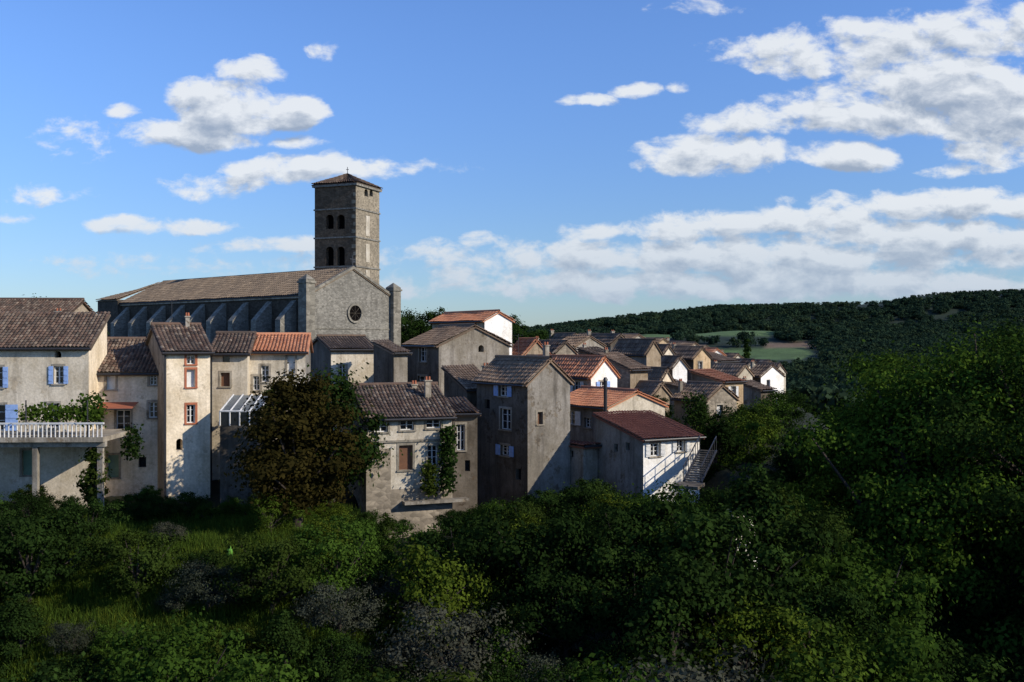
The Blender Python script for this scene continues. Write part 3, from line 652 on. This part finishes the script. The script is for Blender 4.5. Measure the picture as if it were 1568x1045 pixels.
# ---------------------------------------------------------------- world
SEL=math.radians(28); saz=math.radians(112)
S=Vector((math.sin(saz)*math.cos(SEL),math.cos(saz)*math.cos(SEL),math.sin(SEL)))
wd=bpy.data.worlds.new('World'); scene.world=wd; wd.use_nodes=True; t=wd.node_tree; t.nodes.clear()
sky=nd(t,'ShaderNodeTexSky',sky_type='NISHITA'); sky.sun_disc=False; sky.sun_elevation=SEL; sky.sun_rotation=saz; sky.air_density=1; sky.dust_density=.3; sky.ozone_density=2.0
G=bpy.data.node_groups.new('cloud_density','ShaderNodeTree'); G.interface.new_socket('P',in_out='INPUT',socket_type='NodeSocketVector'); G.interface.new_socket('D',in_out='OUTPUT',socket_type='NodeSocketFloat')
gi=nd(G,'NodeGroupInput'); go=nd(G,'NodeGroupOutput')
wn=nd(G,'ShaderNodeTexNoise'); wn.inputs['Scale'].default_value=11; wn.inputs['Detail'].default_value=4; G.links.new(gi.outputs[0],wn.inputs['Vector'])
va=nd(G,'ShaderNodeVectorMath',operation='MULTIPLY_ADD'); G.links.new(wn.outputs['Color'],va.inputs[0]); va.inputs[1].default_value=(.04,.022,0)
vb=nd(G,'ShaderNodeVectorMath',operation='SUBTRACT'); G.links.new(gi.outputs[0],vb.inputs[0]); vb.inputs[1].default_value=(.02,.011,0); G.links.new(vb.outputs[0],va.inputs[2])
sp=nd(G,'ShaderNodeSeparateXYZ'); G.links.new(va.outputs[0],sp.inputs[0])
blobs=[(290,148,45,32,1.3),(355,175,95,45,1.7),(440,175,60,34,1.6),(300,208,105,28,1.5),(190,170,34,14,1.1),(455,215,45,14,1.1),
(390,112,56,22,1),(485,74,36,17,.9),(330,286,90,24,1.1),(480,262,125,30,1.2),(390,262,60,22,.9),(75,298,60,20,.8),(250,347,115,16,1.),(400,378,100,15,1.),
(975,137,42,15,1.),(905,152,48,12,.85),(1040,135,18,12,.8),(1220,82,125,42,1.1),(1390,70,175,52,1.2),(1540,55,90,50,1.1),(1460,140,160,58,1.6),(1340,175,180,48,1.3),(1150,188,95,30,1.1),(1540,185,115,52,1.5),
(1090,240,112,36,1.5),(1300,243,92,26,1.5),(1465,258,70,14,.9),(1470,318,240,30,1.4),(1200,345,200,28,1.3),(1000,360,160,20,1.1),(1420,368,330,36,1.3),
(1180,398,520,38,1.35),(1200,436,640,34,1.25),(730,373,28,16,.9),(1070,12,70,16,.6),(110,205,70,34,.35),(25,332,60,10,.6),(180,405,130,20,.5),(650,257,80,12,.4),(400,410,300,20,.42),(1530,230,90,30,1.),(680,395,160,22,.6)]
best=None
for (x,y,rx,ry,s) in blobs:
    k_=1.16
    du=mth(G,'MULTIPLY_ADD',sp.outputs[0],F/(rx*k_),-(x-CX)/(rx*k_)); dv=mth(G,'MULTIPLY_ADD',sp.outputs[1],F/(ry*k_),-(CY-y)/(ry*k_))
    dn=mth(G,'MAXIMUM',dv,mth(G,'MULTIPLY',dv,-1.3)); r2=mth(G,'MULTIPLY_ADD',dn,dn,mth(G,'MULTIPLY',du,du))
    val=mth(G,'MULTIPLY_ADD',r2,-s,s); best=val if best is None else mth(G,'MAXIMUM',best,val)
best=mth(G,'MAXIMUM',best,-1.0)
mp=mapping(G,va.outputs[0],(1,1.7,1))
n1=noise(G,mp,21,8,.6)
dd=mth(G,'MULTIPLY_ADD',mth(G,'SUBTRACT',n1,.54),3.9,best); G.links.new(dd,go.inputs[0])
tc=nd(t,'ShaderNodeTexCoord'); ss=nd(t,'ShaderNodeSeparateXYZ'); t.links.new(tc.outputs['Generated'],ss.inputs[0])
yc=mth(t,'MAXIMUM',ss.outputs[1],.05); U=mth(t,'DIVIDE',ss.outputs[0],yc); V=mth(t,'DIVIDE',ss.outputs[2],yc)
def dens(du,dv):
    c=nd(t,'ShaderNodeCombineXYZ'); t.links.new(mth(t,'ADD',U,du),c.inputs[0]); t.links.new(mth(t,'ADD',V,dv),c.inputs[1])
    g_=nd(t,'ShaderNodeGroup',node_tree=G); t.links.new(c.outputs[0],g_.inputs[0]); return g_.outputs[0]
d0=dens(0,0); d1=dens(.006,.013)
def sstep(v,a,b_):
    n=nd(t,'ShaderNodeMapRange',interpolation_type='SMOOTHSTEP'); t.links.new(v,n.inputs[0]); n.inputs[1].default_value=a; n.inputs[2].default_value=b_; return n.outputs[0]
alpha=mth(t,'MULTIPLY',sstep(d0,-.05,.85),mth(t,'MULTIPLY',sstep(ss.outputs[1],.05,.2),sstep(V,0.0,.04)))
alpha=mth(t,'MULTIPLY',alpha,.92)
sh=mth(t,'ADD',mth(t,'MULTIPLY',sstep(d1,.15,1.8),.8),mth(t,'MULTIPLY',mth(t,'SUBTRACT',d1,d0),.35),clamp=True)
cc=mixc(t,sh,(.83,.86,.89,1),(.34,.41,.52,1))
hz=sstep(V,.0,.16); cc=mixc(t,mth(t,'MULTIPLY',mth(t,'SUBTRACT',1,hz),.75),cc,(.42,.52,.66,1))
tint=mixc(t,sstep(V,0,.36),(.72,.92,1.3,1),(.98,1.3,1.9,1))
skc=mixc(t,1,sky.outputs[0],tint,'MULTIPLY')
b1=nd(t,'ShaderNodeBackground'); t.links.new(skc,b1.inputs[0]); b1.inputs[1].default_value=.1
b2=nd(t,'ShaderNodeBackground'); t.links.new(cc,b2.inputs[0]); b2.inputs[1].default_value=1
mx=nd(t,'ShaderNodeMixShader'); t.links.new(alpha,mx.inputs[0]); t.links.new(b1.outputs[0],mx.inputs[1]); t.links.new(b2.outputs[0],mx.inputs[2])
wo=nd(t,'ShaderNodeOutputWorld'); t.links.new(mx.outputs[0],wo.inputs[0])
sl=bpy.data.lights.new('sun','SUN'); sl.energy=5; sl.angle=math.radians(.5); sl.color=(1,.91,.77)
so=link(bpy.data.objects.new('sun',sl)); so.rotation_euler=S.to_track_quat('Z','Y').to_euler()
cam=bpy.data.cameras.new('camera'); cam.lens=35; cam.sensor_width=36; cam.clip_end=20000; cam.clip_start=.5
co=link(bpy.data.objects.new('camera',cam)); co.location=(0,0,0); co.rotation_euler=(math.radians(90),0,0); scene.camera=co
scene.view_settings.view_transform='Standard'; scene.view_settings.look='None'; scene.view_settings.exposure=0
